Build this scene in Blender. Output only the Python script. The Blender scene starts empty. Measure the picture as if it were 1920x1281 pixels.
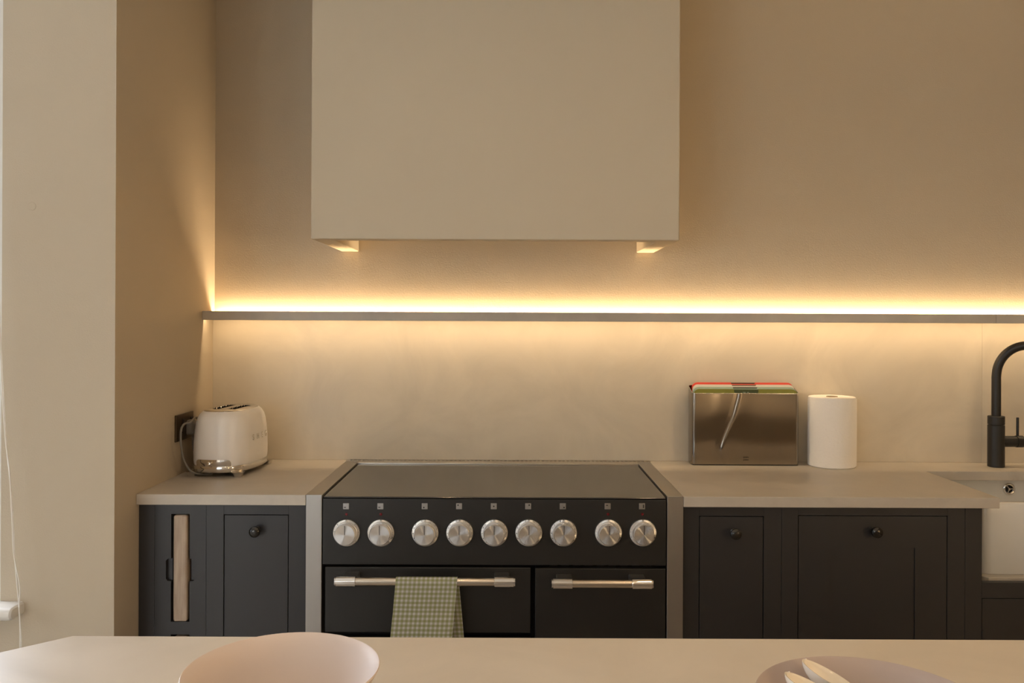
import bpy, bmesh, math, random
from mathutils import Vector, Matrix, Euler
random.seed(7)
C = bpy.context.scene.collection
sc = bpy.context.scene
PI = math.pi

# ------------------------------------------------------------------ camera
F, CX, CY, CAMZ, ROLL = 1580.0, 960.0, 603.0, 1.43, math.radians(0.25)
cam_d = bpy.data.cameras.new('camera')
cam_d.sensor_width = 36.0
cam_d.lens = F / 1920 * 36.0
cam_d.shift_y = -(640.5 - CY) / 1920
cam_d.clip_start = 0.02
cam = bpy.data.objects.new('camera', cam_d)
C.objects.link(cam)
cam.location = (0, 0, CAMZ)
cam.rotation_euler = (Matrix.Rotation(PI / 2, 4, 'X') @ Matrix.Rotation(ROLL, 4, 'Z')).to_euler()
sc.camera = cam

# ------------------------------------------------------------------ view, world, lights
sc.view_settings.view_transform = 'Standard'
sc.view_settings.look = 'None'
sc.view_settings.exposure = 0.0
sc.view_settings.gamma = 1.0
sc.view_settings.use_curve_mapping = False
w = bpy.data.worlds.new('world'); sc.world = w; w.use_nodes = True
w.node_tree.nodes['Background'].inputs[0].default_value = (0.75, 0.85, 1.0, 1)
w.node_tree.nodes['Background'].inputs[1].default_value = 1.6
sc.cycles.max_bounces = 8
sc.cycles.diffuse_bounces = 5
sc.cycles.caustics_reflective = False
sc.cycles.caustics_refractive = False

def area(name, loc, rot, sx, sy, power, col, spread=180):
    l = bpy.data.lights.new(name, 'AREA'); l.shape = 'RECTANGLE'
    l.size, l.size_y, l.energy, l.color = sx, sy, power, col
    l.spread = math.radians(spread)
    o = bpy.data.objects.new(name, l); C.objects.link(o)
    o.location = loc; o.rotation_euler = rot
    return o

DAY, SKY = (0.93, 0.985, 0.99), (0.80, 0.88, 1.0)
LEDC = (1.0, 0.715, 0.41)
WARM = (1.0, 0.68, 0.37)
P_REAR, P_LEFT, LED_UP, LED_DN, P_SPOT, P_SIDE, P_WALL = 880.0, 62.0, 16.0, 4.3, 1.7, 1.0, 7.5
# daylight through the big rear window (behind and left of the camera) and through the window left of the frame
area('daylight_rear', (-2.62, -2.93, 1.25), (PI / 2, 0, PI), 2.7, 2.0, P_REAR, DAY)
area('daylight_left', (-2.1, 2.44, 1.55), (-PI / 2, 0, 0), 1.1, 1.75, P_LEFT, SKY)
area('side_fill_light', (-4.16, .25, 1.5), (0, -PI / 2, 0), 1.8, 2.4, P_SIDE, SKY)  # extra fill from the left, set in an added window out of view
# ------------------------------------------------------------------ helpers
def at(px, py, d):
    """photo pixel at depth d -> (X, Z)"""
    dx, dy = px - CX, py - CY
    c, s = math.cos(ROLL), math.sin(ROLL)
    return (c * dx + s * dy) * d / F, CAMZ - (-s * dx + c * dy) * d / F
def ax(px, py, d): return at(px, py, d)[0]
def az(px, py, d): return at(px, py, d)[1]

class MB:
    def __init__(self): self.bm = bmesh.new(); self.wn = False
    def _merge(self, t, M=None):
        if M is not None: t.transform(M)
        me = bpy.data.meshes.new('tmp'); t.to_mesh(me); t.free()
        self.bm.from_mesh(me); bpy.data.meshes.remove(me)
        return self
    def box(self, x0, x1, y0, y1, z0, z1, bev=0.0, seg=2, M=None):
        t = bmesh.new(); bmesh.ops.create_cube(t, size=1)
        for v in t.verts:
            v.co = Vector(((x0 + x1) / 2 + v.co.x * (x1 - x0), (y0 + y1) / 2 + v.co.y * (y1 - y0), (z0 + z1) / 2 + v.co.z * (z1 - z0)))
        if bev > 0:
            self.wn = True
            bmesh.ops.bevel(t, geom=t.edges[:], offset=bev, segments=seg, profile=0.5, affect='EDGES')
        return self._merge(t, M)
    def lathe(self, prof, n=32, M=None, close=True):
        """prof: list of (r, z) revolved about z"""
        t = bmesh.new(); rings = []
        for r, z in prof:
            if r < 1e-6: rings.append([t.verts.new((0, 0, z))])
            else: rings.append([t.verts.new((r * math.cos(2 * PI * i / n), r * math.sin(2 * PI * i / n), z)) for i in range(n)])
        for a, b in zip(rings, rings[1:]):
            for i in range(n):
                j = (i + 1) % n
                if len(a) == 1 and len(b) == 1: break
                if len(a) == 1: t.faces.new((a[0], b[i], b[j]))
                elif len(b) == 1: t.faces.new((a[i], a[j], b[0]))
                else: t.faces.new((a[i], a[j], b[j], b[i]))
        if close:
            for rg in (rings[0], rings[-1]):
                if len(rg) > 1: t.faces.new(rg)
        bmesh.ops.recalc_face_normals(t, faces=t.faces[:])
        return self._merge(t, M)
    def loft(self, loops, cap=(True, True), M=None):
        t = bmesh.new(); R = [[t.verts.new(p) for p in lp] for lp in loops]
        n = len(loops[0])
        for a, b in zip(R, R[1:]):
            for i in range(n):
                j = (i + 1) % n; t.faces.new((a[i], a[j], b[j], b[i]))
        if cap[0]: t.faces.new(R[0])
        if cap[1]: t.faces.new(R[-1])
        bmesh.ops.recalc_face_normals(t, faces=t.faces[:])
        return self._merge(t, M)
    def grid(self, pts, M=None):
        t = bmesh.new(); R = [[t.verts.new(p) for p in row] for row in pts]
        for a, b in zip(R, R[1:]):
            for i in range(len(a) - 1): t.faces.new((a[i], a[i + 1], b[i + 1], b[i]))
        return self._merge(t, M)
    def tube(self, path, r, n=12, M=None, sub=8):
        P = smooth_path(path, sub); loops = []
        up = Vector((0, 0, 1))
        T0 = (P[1] - P[0]).normalized()
        side = T0.cross(up)
        if side.length < 1e-3: side = T0.cross(Vector((1, 0, 0)))
        side.normalize()
        for i, p in enumerate(P):
            T = (P[min(i + 1, len(P) - 1)] - P[max(i - 1, 0)]).normalized()
            side = (side - T * side.dot(T)).normalized(); b = T.cross(side)
            rr = r(i / (len(P) - 1)) if callable(r) else r
            loops.append([p + (side * math.cos(2 * PI * k / n) + b * math.sin(2 * PI * k / n)) * rr for k in range(n)])
        return self.loft(loops, M=M)
    def plate(self, outer, holes, y0, y1, M=None):
        """XZ polygon with holes extruded between y0 and y1"""
        t = bmesh.new()
        for y in (y0, y1):
            es = []
            for lp in [outer] + holes:
                vs = [t.verts.new((x, y, z)) for x, z in lp]
                es += [t.edges.new((vs[i], vs[(i + 1) % len(vs)])) for i in range(len(vs))]
            bmesh.ops.triangle_fill(t, edges=es, use_beauty=True)
        for lp in [outer] + holes:
            n = len(lp)
            for i in range(n):
                (xa, za), (xb, zb) = lp[i], lp[(i + 1) % n]
                t.faces.new([t.verts.new(p) for p in ((xa, y0, za), (xb, y0, zb), (xb, y1, zb), (xa, y1, za))])
        bmesh.ops.remove_doubles(t, verts=t.verts[:], dist=1e-6)
        bmesh.ops.recalc_face_normals(t, faces=t.faces[:])
        return self._merge(t, M)
    def slab(self, poly, z0, z1, bev=0.002):
        t = bmesh.new()
        f = t.faces.new([t.verts.new((x, y, z0)) for x, y in poly])
        r = bmesh.ops.extrude_face_region(t, geom=[f])
        for v in [g for g in r['geom'] if isinstance(g, bmesh.types.BMVert)]: v.co.z = z1
        bmesh.ops.recalc_face_normals(t, faces=t.faces[:])
        self.wn = True
        if bev: bmesh.ops.bevel(t, geom=t.edges[:], offset=bev, segments=2, profile=0.5, affect='EDGES')
        return self._merge(t)
    def text(self, s, size, extrude, M, align='CENTER'):
        cu = bpy.data.curves.new('t', 'FONT'); cu.body = s; cu.size = size; cu.extrude = extrude
        cu.align_x = align; cu.align_y = 'CENTER'; cu.resolution_u = 3
        o = bpy.data.objects.new('t', cu); C.objects.link(o)
        dg = bpy.context.evaluated_depsgraph_get()
        me = bpy.data.meshes.new_from_object(o.evaluated_get(dg))
        t = bmesh.new(); t.from_mesh(me)
        bpy.data.objects.remove(o); bpy.data.curves.remove(cu); bpy.data.meshes.remove(me)
        return self._merge(t, M)

def smooth_path(pts, sub):
    P = [Vector(p) for p in pts]
    if sub <= 1 or len(P) < 3: return P
    out = []
    for i in range(len(P) - 1):
        p0, p1, p2, p3 = P[max(i - 1, 0)], P[i], P[i + 1], P[min(i + 2, len(P) - 1)]
        for k in range(sub):
            t = k / sub
            out.append(0.5 * ((2 * p1) + (p2 - p0) * t + (2 * p0 - 5 * p1 + 4 * p2 - p3) * t * t + (3 * p1 - p0 - 3 * p2 + p3) * t ** 3))
    out.append(P[-1]); return out

ORIG = {}
def thing(name, label, cat, loc, group=None, rotz=0.0):
    o = bpy.data.objects.new(name, None); C.objects.link(o)
    o.empty_display_size = 0.05
    o.location = loc; o.rotation_euler = (0, 0, rotz)
    o['label'] = label; o['category'] = cat
    if group: o['group'] = group
    ORIG[o.name] = Vector(loc)
    return o
def obj(name, mb, m, parent=None, local=False, smooth=30, label=None):
    me = bpy.data.meshes.new(name)
    off = ORIG.get(parent.name, Vector((0, 0, 0))) if parent is not None else Vector((0, 0, 0))
    if not local and off.length: mb.bm.transform(Matrix.Translation(-off))
    mb.bm.to_mesh(me); mb.bm.free()
    me.materials.append(m)
    if smooth:
        me.polygons.foreach_set('use_smooth', [True] * len(me.polygons))
        me.set_sharp_from_angle(angle=math.radians(70 if mb.wn else smooth))
    o = bpy.data.objects.new(name, me); C.objects.link(o)
    if mb.wn and smooth:
        wm = o.modifiers.new('weighted', 'WEIGHTED_NORMAL'); wm.weight = 90; wm.keep_sharp = True
    if parent is not None: o.parent = parent
    ORIG[o.name] = off
    if label: o['label'] = label
    return o
def struct(name, mb, m, **k):
    o = obj(name, mb, m, **k); o['kind'] = 'structure'; return o
def dup(o, parent=None, **k):
    c = o.copy(); C.objects.link(c)
    if parent is not None: c.parent = parent
    ORIG[c.name] = ORIG.get(o.name, Vector((0, 0, 0)))
    for ch in list(o.children): dup(ch, c)
    return c
def RX(a): return Matrix.Rotation(a, 4, 'X')
def RY(a): return Matrix.Rotation(a, 4, 'Y')
def RZ(a): return Matrix.Rotation(a, 4, 'Z')
def TR(x, y, z): return Matrix.Translation((x, y, z))

# ------------------------------------------------------------------ materials
def mat(name, col, rough=0.5, metal=0.0, bump=None, mottle=None, coat=0.0, aniso=0.0, spec=0.5, rvar=0.0, sheen=0.0):
    """bump=(scale, strength, dist); mottle=(scale, amount)"""
    m = bpy.data.materials.new(name); m.use_nodes = True
    nt = m.node_tree; b = nt.nodes['Principled BSDF']; N = nt.nodes.new; L = nt.links.new
    b.inputs['Base Color'].default_value = (*col, 1)
    b.inputs['Roughness'].default_value = rough
    b.inputs['Metallic'].default_value = metal
    b.inputs['Specular IOR Level'].default_value = spec
    b.inputs['Coat Weight'].default_value = coat
    b.inputs['Coat Roughness'].default_value = 0.08
    b.inputs['Anisotropic'].default_value = aniso
    if sheen: b.inputs['Sheen Weight'].default_value = sheen
    if bump or mottle: tc = N('ShaderNodeTexCoord')
    if mottle:
        n1 = N('ShaderNodeTexNoise'); n1.inputs['Scale'].default_value = mottle[0]
        n1.inputs['Detail'].default_value = 6; n1.inputs['Roughness'].default_value = 0.6; n1.inputs['Distortion'].default_value = 1.2
        L(tc.outputs['Object'], n1.inputs['Vector'])
        r = N('ShaderNodeMapRange'); r.inputs[1].default_value = 0.3; r.inputs[2].default_value = 0.7
        r.inputs[3].default_value = 1 - mottle[1]; r.inputs[4].default_value = 1 + mottle[1]
        L(n1.outputs['Fac'], r.inputs[0])
        mx = N('ShaderNodeMix'); mx.data_type = 'RGBA'; mx.blend_type = 'MULTIPLY'; mx.inputs[0].default_value = 1
        mx.inputs[6].default_value = (*col, 1); L(r.outputs[0], mx.inputs[7]); L(mx.outputs[2], b.inputs['Base Color'])
        if rvar:
            r2 = N('ShaderNodeMapRange'); r2.inputs[1].default_value = 0.3; r2.inputs[2].default_value = 0.7
            r2.inputs[3].default_value = rough - rvar; r2.inputs[4].default_value = rough + rvar
            L(n1.outputs['Fac'], r2.inputs[0]); L(r2.outputs[0], b.inputs['Roughness'])
    if bump:
        n2 = N('ShaderNodeTexNoise'); n2.inputs['Scale'].default_value = bump[0]; n2.inputs['Detail'].default_value = 3
        L(tc.outputs['Object'], n2.inputs['Vector'])
        bp = N('ShaderNodeBump'); bp.inputs['Strength'].default_value = bump[1]; bp.inputs['Distance'].default_value = bump[2]
        L(n2.outputs['Fac'], bp.inputs['Height']); L(bp.outputs['Normal'], b.inputs['Normal'])
    return m

def brushed(name, col, rough, axis, scale=600, amt=0.1):
    """steel with fine brush lines running along axis"""
    m = mat(name, col, rough, 1.0)
    nt = m.node_tree; b = nt.nodes['Principled BSDF']; N = nt.nodes.new; L = nt.links.new
    tc = N('ShaderNodeTexCoord'); mp = N('ShaderNodeMapping'); n = N('ShaderNodeTexNoise')
    s = [scale] * 3; s['xyz'.index(axis)] = scale * 0.01
    mp.inputs['Scale'].default_value = s
    n.inputs['Scale'].default_value = 1; n.inputs['Detail'].default_value = 2
    L(tc.outputs['Object'], mp.inputs['Vector']); L(mp.outputs[0], n.inputs['Vector'])
    r = N('ShaderNodeMapRange'); r.inputs[3].default_value = rough - amt; r.inputs[4].default_value = rough + amt
    L(n.outputs['Fac'], r.inputs[0]); L(r.outputs[0], b.inputs['Roughness'])
    return m

M = {}
M['paint'] = mat('wall paint', (0.50, 0.43, 0.33), 0.75, bump=(220, 0.25, 0.002), spec=0.25)
M['hood'] = mat('hood paint', (0.52, 0.46, 0.36), 0.75, bump=(300, 0.12, 0.001), spec=0.25)
M['white_paint'] = mat('white woodwork', (0.72, 0.70, 0.66), 0.4)
M['cement'] = mat('polished cement', (0.50, 0.46, 0.405), 0.42, mottle=(5.0, 0.10), bump=(9, 0.12, 0.004), rvar=0.07)
M['splash'] = mat('splashback cement', (0.60, 0.54, 0.44), 0.45, mottle=(3.2, 0.09), bump=(7, 0.2, 0.004), rvar=0.08)
M['island'] = mat('island cement', (0.57, 0.51, 0.425), 0.40, mottle=(4.0, 0.07), bump=(6, 0.08, 0.004), rvar=0.06)
M['ceil'] = mat('ceiling paint', (0.75, 0.72, 0.66), 0.8)
M['floor'] = mat('floor wood', (0.55, 0.49, 0.42), 0.5, mottle=(6, 0.2))
M['navy'] = mat('charcoal cabinet paint', (0.025, 0.0245, 0.0265), 0.42, bump=(250, 0.08, 0.001))
M['taupe'] = mat('taupe cabinet paint', (0.62, 0.54, 0.44), 0.5)
M['void'] = mat('dark interior', (0.008, 0.008, 0.008), 0.9)
M['enamel'] = mat('black enamel', (0.013, 0.012, 0.011), 0.46)
M['glass_black'] = mat('black hob glass', (0.012, 0.011, 0.010), 0.09, bump=(30, 0.02, 0.002))
M['glass_black'].node_tree.nodes['Principled BSDF'].inputs['IOR'].default_value = 1.85
M['steel_v'] = brushed('brushed steel vertical', (0.40, 0.385, 0.365), 0.40, 'z')
M['steel_y'] = brushed('brushed steel trim', (0.60, 0.56, 0.50), 0.34, 'y')
M['steel_bar'] = brushed('brushed steel bar', (0.62, 0.56, 0.48), 0.22, 'x', amt=0.06)
M['steel_bin'] = mat('steel sheet', (0.31, 0.27, 0.22), 0.11, 1.0)
M['chrome'] = mat('chrome', (0.78, 0.76, 0.73), 0.07, 1.0)
M['satin'] = mat('satin chrome', (0.44, 0.43, 0.42), 0.38, 1.0)
M['dark_metal'] = mat('dark polished knob', (0.05, 0.048, 0.045), 0.16, 0.8)
M['bronze'] = mat('bronze plate', (0.10, 0.07, 0.045), 0.35, 0.8)
M['matt_black'] = mat('matt black', (0.014, 0.013, 0.012), 0.45)
M['mark'] = mat('black print', (0.012, 0.012, 0.012), 0.6)
M['red_lens'] = mat('red indicator', (0.16, 0.012, 0.016), 0.2)
M['cream'] = mat('cream enamel', (0.86, 0.84, 0.82), 0.34)
M['ceramic'] = mat('white ceramic', (0.76, 0.77, 0.77), 0.12)
M['spoon'] = mat('glazed porcelain', (0.80, 0.74, 0.64), 0.09)
M['pink'] = mat('pale pink matt glaze', (0.64, 0.55, 0.505), 0.5)
M['mauve'] = mat('mauve matt glaze', (0.42, 0.35, 0.325), 0.5)
M['cable'] = mat('grey cable', (0.20, 0.19, 0.175), 0.5)
M['plug'] = mat('grey plug', (0.22, 0.20, 0.18), 0.5)
M['red'] = mat('red board', (0.80, 0.085, 0.055), 0.4)
M['white'] = mat('white board', (0.88, 0.83, 0.73), 0.4)
M['teal'] = mat('sage board', (0.50, 0.62, 0.48), 0.4)
M['olive'] = mat('olive board', (0.25, 0.245, 0.03), 0.4)
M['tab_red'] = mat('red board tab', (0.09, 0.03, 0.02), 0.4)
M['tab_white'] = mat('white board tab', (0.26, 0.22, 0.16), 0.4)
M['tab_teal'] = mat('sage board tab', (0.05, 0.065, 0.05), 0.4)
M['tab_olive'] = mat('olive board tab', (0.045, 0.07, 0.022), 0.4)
M['paper'] = mat('kitchen paper', (0.93, 0.90, 0.85), 0.95, bump=(120, 0.45, 0.003), spec=0.1)
M['card'] = mat('cardboard', (0.50, 0.38, 0.24), 0.9)
M['cord'] = mat('white cord', (0.75, 0.72, 0.67), 0.7)

# wood
m = mat('pale oak end grain', (0.42, 0.33, 0.26), 0.55); M['oak'] = m
nt = m.node_tree; b = nt.nodes['Principled BSDF']; N = nt.nodes.new; L = nt.links.new
tc = N('ShaderNodeTexCoord'); mp = N('ShaderNodeMapping'); mp.inputs['Scale'].default_value = (60, 8, 7)
n = N('ShaderNodeTexNoise'); n.inputs['Scale'].default_value = 1.5; n.inputs['Detail'].default_value = 8
L(tc.outputs['Object'], mp.inputs[0]); L(mp.outputs[0], n.inputs['Vector'])
cr = N('ShaderNodeValToRGB'); cr.color_ramp.elements[0].position = 0.3; cr.color_ramp.elements[1].position = 0.72
cr.color_ramp.elements[0].color = (0.33, 0.25, 0.19, 1); cr.color_ramp.elements[1].color = (0.50, 0.41, 0.33, 1)
L(n.outputs['Fac'], cr.inputs[0]); L(cr.outputs[0], b.inputs['Base Color'])

# radially brushed dial metal
m = mat('spun steel dial', (0.70, 0.69, 0.68), 0.33, 1.0, aniso=1.0); M['dial'] = m
nt = m.node_tree; tg = nt.nodes.new('ShaderNodeTangent'); tg.direction_type = 'RADIAL'; tg.axis = 'Z'
nt.links.new(tg.outputs[0], nt.nodes['Principled BSDF'].inputs['Tangent'])
nt.nodes['Principled BSDF'].inputs['Anisotropic Rotation'].default_value = 0.0

# gingham
m = mat('green gingham cloth', (0.5, 0.5, 0.3), 0.9, spec=0.1); M['gingham'] = m
nt = m.node_tree; b = nt.nodes['Principled BSDF']; N = nt.nodes.new; L = nt.links.new
uv = N('ShaderNodeUVMap'); sp = N('ShaderNodeSeparateXYZ'); L(uv.outputs[0], sp.inputs[0])
def stripe(out):
    a = N('ShaderNodeMath'); a.operation = 'FRACT'; L(out, a.inputs[0])
    c = N('ShaderNodeMath'); c.operation = 'LESS_THAN'; c.inputs[1].default_value = 0.52; L(a.outputs[0], c.inputs[0]); return c.outputs[0]
sx, sy = stripe(sp.outputs[0]), stripe(sp.outputs[1])
ad = N('ShaderNodeMath'); ad.operation = 'ADD'; L(sx, ad.inputs[0]); L(sy, ad.inputs[1])
hf = N('ShaderNodeMath'); hf.operation = 'MULTIPLY'; hf.inputs[1].default_value = 0.5; L(ad.outputs[0], hf.inputs[0])
cr = N('ShaderNodeValToRGB'); e = cr.color_ramp.elements
e[0].color = (0.97, 0.96, 0.95, 1); e[1].color = (0.50, 0.53, 0.27, 1)
mid = cr.color_ramp.elements.new(0.5); mid.color = (0.67, 0.68, 0.52, 1)
L(hf.outputs[0], cr.inputs[0]); L(cr.outputs[0], b.inputs['Base Color'])
tl = N('ShaderNodeBsdfTranslucent')

# glowing LED tape
m = bpy.data.materials.new('led tape'); m.use_nodes = True; M['led'] = m
b = m.node_tree.nodes['Principled BSDF']
b.inputs['Base Color'].default_value = (0.9, 0.8, 0.6, 1)
b.inputs['Emission Color'].default_value = (*LEDC, 1); b.inputs['Emission Strength'].default_value = 6.0
m = bpy.data.materials.new('lamp tube'); m.use_nodes = True; M['lamp'] = m
b = m.node_tree.nodes['Principled BSDF']
b.inputs['Emission Color'].default_value = (1.0, 0.72, 0.42, 1); b.inputs['Emission Strength'].default_value = 14.0

# ------------------------------------------------------------------ key planes
WALL = 3.09; SPL = 3.075; DF = 2.45; LX = -1.091; WT = 0.923; LWY = 2.317; RXW = 2.45
BT = WT - 0.031                        # worktop underside
DC = 2.468                             # cabinet face

# ------------------------------------------------------------------ room shell
XL, XR, YB, CEIL = -4.2, RXW, -3.0, 2.9
struct('floor', MB().box(XL - .2, XR + .2, YB - .2, WALL + .2, -.1, 0), M['floor'])
struct('ceiling', MB().box(XL - .2, XR + .2, YB - .2, WALL + .2, CEIL, CEIL + .1), M['ceil'])
struct('wall_back', MB().box(LX - .2, XR + .2, WALL + .0005, WALL + .2, 0, CEIL), M['paint'])
# projecting wall on the left: its side face is the warm strip, its front face carries the window
wx1 = ax(2, 900, LWY); wx0 = wx1 - 1.25; wz0, wz1 = 0.64, 2.45
struct('wall_left', MB().plate([(XL - .2, 0), (LX, 0), (LX, CEIL), (XL - .2, CEIL)],
                               [[(wx0, wz0), (wx1, wz0), (wx1, wz1), (wx0, wz1)]], LWY, LWY + .25)
       .box(LX - .25, LX, LWY + .25, WALL + .1, 0, CEIL), M['paint'], smooth=0)
RZM = TR(XL - .2, 0, 0) @ RZ(PI / 2)
struct('wall_far_left', MB().plate([(YB - .2, 0), (LWY + .2, 0), (LWY + .2, CEIL), (YB - .2, CEIL)], [[(-1.0, .5), (1.5, .5), (1.5, 2.5), (-1.0, 2.5)]], -.2, 0, RZM), M['paint'], smooth=0)
struct('wall_right', MB().box(XR, XR + .2, YB - .2, WALL, 0, CEIL), M['paint'])
struct('wall_rear', MB().plate([(XL, 0), (XR, 0), (XR, CEIL), (XL, CEIL)], [[(-4.05, .2), (-1.2, .2), (-1.2, 2.3), (-4.05, 2.3)]], YB - .2, YB), M['paint'], smooth=0)

def window(name, x0, x1, y0, y1, z0, z1, nx, nz):
    f = MB()
    f.box(x0, x0 + .05, y0, y1, z0, z1, .004).box(x1 - .05, x1, y0, y1, z0, z1, .004)
    f.box(x0 + .05, x1 - .05, y0, y1, z1 - .05, z1, .004).box(x0 + .05, x1 - .05, y0, y1, z0, z0 + .05, .004)
    w = struct(name, f, M['white_paint'])
    for i in range(1, nx):
        x = x0 + (x1 - x0) * i / nx
        obj('mullion', MB().box(x - .022, x + .022, y0 + .005, y1 - .005, z0 + .05, z1 - .05, .003), M['white_paint'], w)
    for i in range(1, nz):
        z = z0 + (z1 - z0) * i / nz
        obj('transom', MB().box(x0 + .05, x1 - .05, y0 + .008, y1 - .008, z - .02, z + .02, .003), M['white_paint'], w)
    return w
w1 = window('window_1', wx0, wx1, LWY + .02, LWY + .09, wz0, wz1, 2, 2)
w3 = window('added_side_window', -1.0, 1.5, -.12, -.04, .5, 2.5, 3, 1)  # unseen window added on the far left wall for more sideways light
w3.matrix_world = RZM
w2 = window('window_2', -4.05, -1.2, YB - .05, YB + .04, .2, 2.3, 3, 1)
# sill with a rounded nose running past the opening
szt, szb = az(20, 1143, 2.25), az(20, 1168, 2.25); sxe = ax(39, 1155, 2.30)
p = []
hh = (szt - szb) / 2; zc = (szt + szb) / 2
for i in range(9):
    a = PI / 2 + PI * i / 8; p.append((2.25 + hh + hh * math.cos(a), zc + hh * math.sin(a)))
loops = []
for x, k in ((wx0 - .1, 1), (sxe - .012, 1), (sxe - .005, .93), (sxe - .001, .7), (sxe, .45)):
    loops.append([(x, LWY + .02, zc - hh * k)] + [(x, LWY, zc - hh * k)] [:0] + [(x, y if k == 1 else 2.25 + hh + (y - 2.25 - hh) * k, zc + (z - zc) * k) for y, z in reversed(p)] + [(x, LWY + .02, zc + hh * k)])
sill = obj('window_sill', MB().loft(loops), M['white_paint'], w1, label='white rounded window sill')
# painted-over cap on the wall
cx, cz = at(60, 387, LWY)
t = thing('blanking_cap', 'small round painted cap on the pale wall beside the window', 'cap', (cx, LWY, cz))
obj('disc', MB().lathe([(0.0115, 0), (0.0115, .0006), (0.0105, .0012), (0, .0012)], 32, TR(cx, LWY, cz) @ RX(PI / 2)), M['paint'], t)

# ceiling downlights over the room
for dx_, dy_ in ((-.35, 1.35), (.75, 1.35), (1.85, 1.35), (-.35, .0), (.75, .0), (1.85, .0), (-.35, -1.5), (.9, -1.5)):
    nth = {1.35: 'near the hood', .0: 'over the island', -1.5: 'at the rear of the room'}[dy_]; side_ = {-.35: 'left', .75: 'middle', 1.85: 'right', .9: 'right'}[dx_]
    t = thing('ceiling_downlight', 'small round recessed downlight, %s one of the row %s' % (side_, nth), 'downlight', (dx_, dy_, CEIL), 'ceiling downlights')
    obj('bezel', MB().lathe([(.030, -.004), (.045, -.004), (.045, 0), (.030, 0), (.030, -.004)], 32, TR(dx_, dy_, CEIL), close=False), M['white_paint'], t)
    obj('lens', MB().lathe([(.03, -.0005), (0, -.0005)], 24, TR(dx_, dy_, CEIL), close=False), M['lamp'], t)
    l = bpy.data.lights.new('downlight', 'AREA'); l.shape = 'DISK'; l.size = .055; l.energy = P_SPOT; l.color = WARM; l.spread = math.radians(140)
    lo_ = bpy.data.objects.new('downlight', l); C.objects.link(lo_); lo_.location = (dx_, dy_, CEIL - .006)

# added warm lamp on the right wall, out of view, brightening the left side face
wl_ = (XR, 0.1, 1.3)
t = thing('added_wall_lamp', 'round opal fill lamp added on the right wall, out of view', 'wall lamp', wl_)
obj('back_plate', MB().lathe([(.05, 0), (.05, .02), (0, .02)], 24, TR(*wl_) @ RY(-PI / 2)), M['bronze'], t)
obj('shade', MB().lathe([(.02, .02), (.19, .03), (.22, .06), (.20, .10), (.12, .13), (0, .14)], 32, TR(*wl_) @ RY(-PI / 2)), M['lamp'], t)
l = bpy.data.lights.new('added_wall_lamp', 'AREA'); l.shape = 'DISK'; l.size = .42; l.energy = P_WALL; l.color = WARM
lo_ = bpy.data.objects.new('wall_fill_light', l); C.objects.link(lo_); lo_.location = (XR - .15, 0.1, 1.3); lo_.rotation_euler = (0, PI / 2, 0)

# ------------------------------------------------------------------ hood
DH = 2.62
hx0, hx1 = ax(583.5, 300, DH), ax(1274.5, 300, DH); hz = az(930, 449.5, DH); th = .058
t = thing('extractor_hood', 'large plastered box hood in beige paint above the range cooker', 'hood', ((hx0 + hx1) / 2, WALL, hz))
obj('front_board', MB().box(hx0, hx1, DH, DH + th, hz, CEIL, .003), M['hood'], t)
obj('side_board', MB().box(hx0, hx0 + .064, DH + th, WALL, hz, CEIL, .003), M['hood'], t)
obj('side_board', MB().box(hx1 - .064, hx1, DH + th, WALL, hz, CEIL, .003), M['hood'], t)
obj('recess_panel', MB().box(hx0 + .064, hx1 - .064, DH + th, WALL, hz + .14, hz + .16), M['hood'], t)
ex = obj('extractor_unit', MB().box(hx0 + .2, hx1 - .2, DH + .1, WALL - .06, hz + .125, hz + .14, .003), M['satin'], t)
for k in range(2):
    xa = hx0 + .22 + k * (hx1 - hx0 - .44) / 2
    obj('grease_filter', MB().box(xa + .01, xa + (hx1 - hx0 - .44) / 2 - .01, DH + .13, WALL - .09, hz + .121, hz + .125, .001), M['satin'], ex)

# ------------------------------------------------------------------ splashback and lit shelf
SX1 = 2.44
shz1 = CAMZ + .0325; shz0 = CAMZ + .0008; SF = 2.968
seam = ax(1841, 760, SPL)
t = thing('splashback', 'mottled beige polished cement splashback below the lit shelf', 'splashback', (.6, SPL, WT))
obj('panel', MB().box(LX, seam - .0002, SPL, WALL, WT, shz0, .0003), M['splash'], t)
obj('panel', MB().box(seam + .0002, SX1, SPL, WALL, WT, shz0, .0003), M['splash'], t)
t = thing('wall_shelf', 'slim beige cement ledge with warm light strips running along the back wall', 'shelf', (.6, WALL, shz0))
s2 = ax(1868, 600, SF)
for xa, xb in ((LX, s2 - .0004), (s2 + .0004, SX1)):
    obj('front_lip', MB().box(xa, xb, SF, SF + .012, shz0, shz1, .001), M['cement'], t)
obj('top_board', MB().box(LX, SX1, SF + .012, 3.062, shz1 - .006, shz1), M['cement'], t)
obj('rear_board', MB().box(LX, SX1, 3.056, 3.062, shz1 - .0245, shz1 - .006).box(LX, SX1, 3.056, WALL - .0005, shz1 - .026, shz1 - .0245), M['cement'], t)
obj('light_strip', MB().box(LX + .005, SX1 - .005, 2.9805, 2.987, shz1 - .0085, shz1 - .006), M['led'], t)
obj('light_strip', MB().box(LX + .005, SX1 - .005, 3.0685, 3.0885, shz1 - .0243, shz1 - .0233), M['led'], t)
lx = (LX + SX1) / 2; ll = SX1 - LX - .02
area('shelf_downlight', (lx, 2.9838, shz1 - .009), (0, 0, 0), ll, .005, LED_DN, LEDC)
area('shelf_uplight', (lx, 3.0785, shz1 - .0225), (PI, 0, 0), ll, .016, LED_UP, LEDC)

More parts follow.
